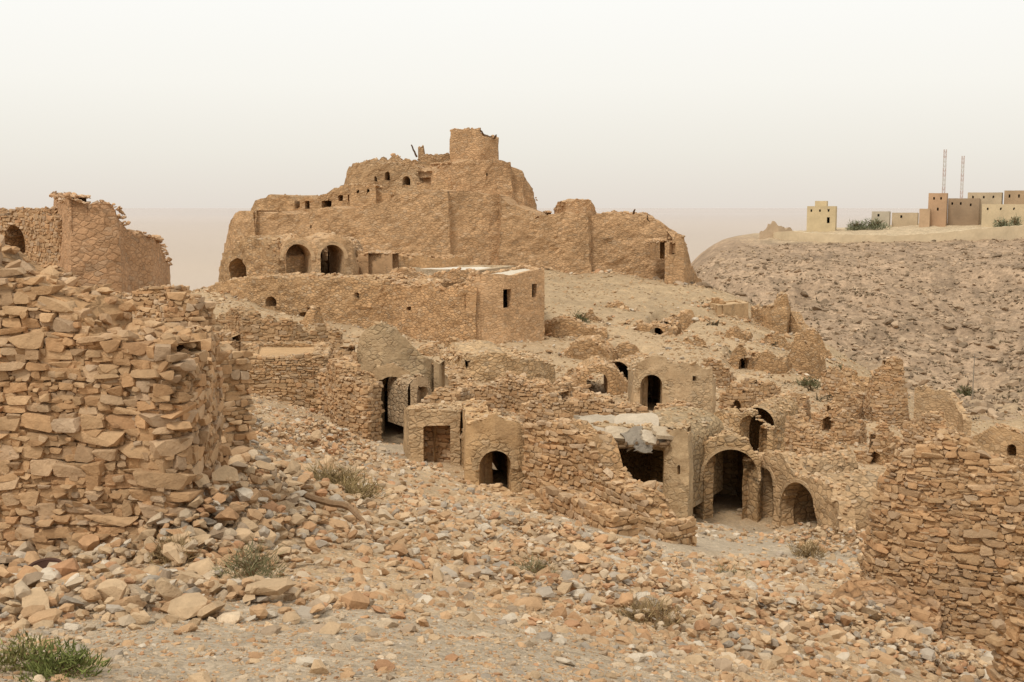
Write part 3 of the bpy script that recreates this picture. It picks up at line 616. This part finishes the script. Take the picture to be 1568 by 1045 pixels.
pile(120,7.6,2.2,.8,480,.12,.2);pile(60,8.6,1.5,.6,160,.14,.15);pile(310,10.8,1.1,1.2,620,.15,.6);pile(370,14,1.4,2.5,600,.16,.5);pile(230,9.6,1.6,.5,260,.12,.2)
pile(1000,11,2.6,1.8,800,.11,.2);pile(1180,15,3,2.5,900,.13,.3);pile(1340,16.,1.8,1.6,700,.13,.4);pile(1450,14.5,2.5,1.4,700,.12,.25)
pile(505,33,1.3,3,450,.17,.6);pile(440,27,3,4,600,.16,.4);pile(650,30,1.6,1.2,250,.15,.2);pile(870,20,3.,2.,800,.13,.3);pile(720,16,3,2,550,.12,.15)
pile(1320,32,3,4,700,.17,.5);pile(1250,24,2.5,2,450,.14,.2);pile(540,12,2,1.5,300,.12,.15);pile(960,14,3,2,600,.12,.2)
RUB.build('rubble_stones')
for k,mb in OBJ.items(): mb.build(k.split('#')[0])
# ---------- vegetation
def shrub(name,px,d,r,h,col,n,leaf=.04,dry=False):
    b=W(px,700,d);mb=MB();z0=float(T(b[0],b[1]))
    V=[];Fc=[]
    for i in range(int(24 if n<2500 else 50)):
        a=random.uniform(0,6.28);t=random.uniform(.2,1);e=np.array([math.cos(a)*r*t,math.sin(a)*r*t,h*random.uniform(.5,1)])
        o=np.array([b[0],b[1],z0-.03]);w=.005*max(1,d/9);q=len(V)
        mdl=o+e*np.array([.3,.3,.6])
        for pt,ww in((o,w),(mdl,w*.7),(o+e,w*.3)):
            V+= [pt+[ww,0,0],pt+[-ww,0,0],pt+[0,ww,0]]
        for s2 in(0,3):
            for j in range(3):Fc.append([q+s2+j,q+s2+(j+1)%3,q+s2+3+(j+1)%3,q+s2+3+j])
    mb.add(V,Fc,'leaf',C(140,115,85))
    a=rng.uniform(0,6.28,n);el=np.arccos(rng.uniform(0,1,n));rr=rng.uniform(.2,1,n)**.7*(1+.35*vn(a*1.5,el*3,0,int(px)))
    ps=np.stack([b[0]+np.cos(a)*np.sin(el)*rr*r,b[1]+np.sin(a)*np.sin(el)*rr*r,z0+np.cos(el)*rr*h],-1)
    dr=rng.normal(size=(n,3))*.8+(ps-[b[0],b[1],z0])/r*.8;dr[:,2]=np.abs(dr[:,2])+.3;dr/=np.linalg.norm(dr,axis=1)[:,None]
    sd2=np.cross(dr,rng.normal(size=(n,3)));sd2/=np.linalg.norm(sd2,axis=1)[:,None]
    L=leaf*rng.uniform(.6,1.4,(n,1));wv=L*(.07 if dry else .2)
    Vq=np.stack([ps-sd2*wv,ps+sd2*wv,ps+dr*L*2],1).reshape(-1,3)
    c3=np.repeat(col*rng.uniform(.55,1.35,(n,1)),3,0)
    mb.add(Vq,np.arange(3*n).reshape(-1,3),'leaf',c3);mb.build(name)
GRN=C(132,132,96,.55);OLV=C(152,148,110,.6);DRY=C(175,152,112,.65)
shrub('green_shrub',80,5.25,.2,.12,C(134,142,82,.6),1100,.02)
shrub('green_shrub',15,5.4,.2,.13,C(150,148,92,.6),800,.02)
shrub('dry_shrub',380,8.6,.26,.26,OLV,650,.045,True)
shrub('dry_shrub',262,9.4,.2,.18,DRY,450,.05,True)
shrub('dry_shrub',505,17.5,.5,.28,C(168,148,106,.62),900,.08,True)
shrub('dry_shrub',545,16.5,.4,.22,C(170,150,106,.62),600,.08,True)
shrub('dry_shrub',820,12.5,.25,.18,OLV,250,.05,True)
shrub('dry_shrub',990,10.2,.35,.2,DRY,700,.05,True)
shrub('dry_shrub',1120,21,.4,.2,OLV,300,.06,True)
shrub('dry_shrub',1240,27,.45,.35,DRY,500,.1,True)
shrub('green_shrub',885,92,.8,.8,GRN,350,.14)
shrub('green_shrub',1236,78,1.,.6,GRN,350,.14)
shrub('green_shrub',1282,90,.7,.7,GRN,200,.14)
shrub('green_shrub',1474,150,1.2,1.2,GRN,260,.25)
shrub('green_shrub',1556,66,.6,1.1,GRN,260,.15)
TG=C(132,136,110,.85)
shrub('olive_tree',1300,338,3.2,2.6,TG,900,.4);shrub('olive_tree',1326,336,3.8,3.,TG,1100,.4)
shrub('olive_tree',1518,330,2.5,2.8,TG,600,.4);shrub('olive_tree',1537,326,1.6,3.8,TG,500,.4)
hs=MB();N=4200
d=np.exp(rng.uniform(math.log(70),math.log(300),N));u=rng.uniform(.15,.6,N);x=u*d;y=d
kk=(fbm(x/25,y/25,0,3,131)+rng.random(N)*.8>.3)&((y>120)|(rng.random(N)<.12));x=x[kk];y=y[kk];z=T(x,y)
for a,b,c0 in zip(x,y,z):
    n=12;r=rng.uniform(.15,.45)
    ps=np.array([a,b,c0+r*.3])+rng.normal(0,.45*r,(n,3))*[1,1,.5]
    dr=rng.normal(0,r*.5,(n,3));s2=rng.normal(0,r*.4,(n,3))
    hs.add(np.stack([ps,ps+dr,ps+s2],1).reshape(-1,3),np.arange(3*n).reshape(-1,3),'leaf',C(124,110,86,.55)*rng.uniform(.7,1.3))
hs.build('hillside_shrubs')
# ---------- small objects
def beam(mb,a,b,r,col,mat='stone',r2=None,k=6):
    a=np.array(a,float);b=np.array(b,float);d=b-a;L=np.linalg.norm(d);d/=L
    s=np.cross(d,[0,0,1] if abs(d[2])<.9 else [1,0,0]);s/=np.linalg.norm(s);t=np.cross(d,s);r2=r if r2 is None else r2
    V=[];seg=5
    for i in range(seg+1):
        c=a+d*L*i/seg+(s*random.uniform(-.3,.3)+t*random.uniform(-.3,.3))*r*(mat=='stone')
        rr=r+(r2-r)*i/seg
        for j in range(k):
            th=2*math.pi*j/k;V.append(c+(s*math.cos(th)+t*math.sin(th))*rr)
    f=[[i*k+j,i*k+(j+1)%k,(i+1)*k+(j+1)%k,(i+1)*k+j] for i in range(seg) for j in range(k)]
    mb.add(V,f,mat,col)
    for e in(0,seg):
        mb.add(V[e*k:e*k+k],[[0,j,j+1] for j in range(1,k-1)],mat,col)
def G(px,d,h=0):
    w=W(px,700,d);return np.array([w[0],w[1],float(T(w[0],w[1]))+h])
m=MB();beam(m,G(462,13.2,.2),G(538,13.0,.2),.04,C(160,132,102));beam(m,G(535,13.0,.2),G(568,12.2,.1),.035,C(160,132,102),r2=.02);m.build('fallen_timber_beam')
m=MB();beam(m,G(1255,18.5,.1),G(1310,18,.15),.05,C(150,125,98));m.build('fallen_timber_beam')
for (x1,y1,x2,y2,dd) in((638,240,630,222,136),(741,207,735,199,128),(742,207,752,210,128),(970,327,972,321,120),(757,212,760,207,130)):
    m=MB();beam(m,W(x1,y1,dd),W(x2,y2,dd-1),.12,C(120,100,80),r2=.08);m.build('protruding_palm_beam')
m=MB();a=G(1485,140);beam(m,a,a+[0,0,5.5],.07,C(160,150,135),r2=.05);beam(m,a+[-.5,0,5.1],a+[.5,0,5.1],.05,C(150,140,125));m.build('utility_pole')
for px,d,pt in((1428,395,229),(1455,420,239)):
    m=MB();b=G(px,d);H=d*S(pt)-b[2];w=.36
    for i in range(16):
        z0=b[2]+H*i/16;z1=b[2]+H*(i+1)/16;cc=C(200,180,172) if (i//2)%2 else C(208,204,198)
        q=[(b[0]+sx*w,b[1]+sy*w) for sx,sy in((-1,-1),(1,-1),(1,1),(-1,1))]
        for j in range(4):
            beam(m,(*q[j],z0),(*q[j],z1),.07,cc,'clean',k=4);beam(m,(*q[j],z0),(*q[(j+1)%4],z1),.035,cc,'clean',k=4)
    m.build('lattice_radio_mast')
m=MB();c=G(62,9.2,.02);V=[];k=20
for i,(rr,hh) in enumerate(((.02,.0),(.11,.01),(.14,.06),(.15,.07),(.135,.06))):
    for j in range(k):
        th=2*math.pi*j/k;V.append(c+[rr*math.cos(th),rr*math.sin(th)*.9-hh*.3,hh+rr*math.sin(th)*.3])
m.add(V,[[i*k+j,i*k+(j+1)%k,(i+1)*k+(j+1)%k,(i+1)*k+j] for i in range(4) for j in range(k)],'clean',C(95,72,62));m.build('rusty_metal_basin')
def slab(mb,c,sx,sy,th,rot,col,mat='stone'):
    g=7;V=[];u=np.linspace(-1,1,g)
    ed=rng.uniform(.78,1.08,(g,4))
    for top in(1,0):
        for i in range(g):
            for j in range(g):
                x=u[i]*sx/2*(1 if 0<i<g-1 else ed[j,0]);y=u[j]*sy/2*(1 if 0<j<g-1 else ed[i,1]);V.append([x,y,(top-.5)*th-.08*(x*x)/sx+rng.normal(0,.008)])
    I=np.arange(g*g).reshape(g,g);f=np.stack([I[:-1,:-1],I[1:,:-1],I[1:,1:],I[:-1,1:]],-1).reshape(-1,4).tolist()
    f+=[[a+g*g for a in q] for q in f]
    ring=[I[i,0] for i in range(g)]+[I[g-1,j] for j in range(1,g)]+[I[i,g-1] for i in range(g-2,-1,-1)]+[I[0,j] for j in range(g-2,0,-1)]
    for a in range(len(ring)):
        b=ring[(a+1)%len(ring)];f.append([ring[a],b,b+g*g,ring[a]+g*g])
    R=rotm(*[np.array([r]) for r in rot])[0]
    mb.add(np.array(V)@R.T+np.array(c),f,mat,col)
m=MB();WH=C(212,197,174,.68)
slab(m,W(922,652,37.2),1.5,2.2,.13,(.1,.05,.1),WH*.9);slab(m,W(975,655,36.8),1.5,2.,.13,(.28,-.06,-.1),WH);slab(m,W(1000,672,35.2),.75,.6,.1,(.5,.25,.2),WH);slab(m,W(972,672,35.4),.7,.7,.1,(.9,-.3,.1),C(165,155,140));slab(m,W(948,664,35.7),.9,.5,.1,(.6,.1,0),C(205,188,162))
slab(m,W(985,684,34.9),.6,.4,.08,(1.1,.2,.2),C(150,142,130));slab(m,W(1022,664,35.3),.9,.8,.12,(.2,.15,.1),C(200,182,155));slab(m,W(900,660,36),.8,1,.12,(.3,.25,.4),C(190,175,150))
for i in range(9):
    a=W(895+i*16,682-i*.6,34.8);b=W(897+i*16,672-i*.5,39);beam(m,a,b,.05,C(130,108,84))
beam(m,W(893,686,35.4),W(1025,681,34.9),.06,C(135,112,86))
m.build('collapsed_roof_slabs')
# ---------- light
el,az=math.radians(54),math.radians(212)
sdv=np.array([math.sin(az)*math.cos(el),math.cos(az)*math.cos(el),math.sin(el)])
L=bpy.data.lights.new('sun','SUN');L.energy=2.05;L.angle=math.radians(11);L.color=(1,.95,.87)
lo=bpy.data.objects.new('sun',L);bpy.context.collection.objects.link(lo)
from mathutils import Vector
lo.rotation_euler=Vector(sdv).to_track_quat('Z','Y').to_euler()
w=bpy.data.worlds.new('World');bpy.context.scene.world=w;w.use_nodes=True;nt=w.node_tree;N=nt.nodes;N.clear()
o=N.new('ShaderNodeOutputWorld');b=N.new('ShaderNodeBackground');b.inputs[1].default_value=.1
sk=N.new('ShaderNodeTexSky');sk.sky_type='NISHITA';sk.sun_disc=False;sk.sun_elevation=el;sk.sun_rotation=az;sk.dust_density=8;sk.air_density=1;sk.ozone_density=.5
hs_=N.new('ShaderNodeHueSaturation');hs_.inputs['Saturation'].default_value=.15
nt.links.new(sk.outputs[0],hs_.inputs['Color'])
tc=N.new('ShaderNodeTexCoord');sx=N.new('ShaderNodeSeparateXYZ');nt.links.new(tc.outputs['Generated'],sx.inputs[0])
cr=N.new('ShaderNodeValToRGB');nt.links.new(sx.outputs[2],cr.inputs[0])
e=cr.color_ramp.elements;e[0].position=0;e[0].color=(.79,.725,.65,1);e[1].position=.2;e[1].color=(.99,.99,.965,1)
q=cr.color_ramp.elements.new(.045);q.color=(.87,.835,.755,1)
q=cr.color_ramp.elements.new(.1);q.color=(.945,.925,.86,1)
sc=N.new('ShaderNodeVectorMath');sc.operation='SCALE';sc.inputs['Scale'].default_value=10.9;nt.links.new(cr.outputs[0],sc.inputs[0])
mx=N.new('ShaderNodeMix');mx.data_type='RGBA';mx.inputs[0].default_value=.9
nt.links.new(hs_.outputs[0],mx.inputs[6]);nt.links.new(sc.outputs[0],mx.inputs[7]);nt.links.new(mx.outputs[2],b.inputs[0]);nt.links.new(b.outputs[0],o.inputs[0])
cam=bpy.data.cameras.new('camera');co=bpy.data.objects.new('camera',cam);bpy.context.collection.objects.link(co)
cam.sensor_width=36;cam.lens=36*F/1568;cam.clip_start=.1;cam.clip_end=90000;co.location=(0,0,0);co.rotation_euler=(math.pi/2-P,0,0)
sc_=bpy.context.scene;sc_.camera=co;sc_.view_settings.view_transform='Standard';sc_.view_settings.look='None';sc_.view_settings.exposure=0
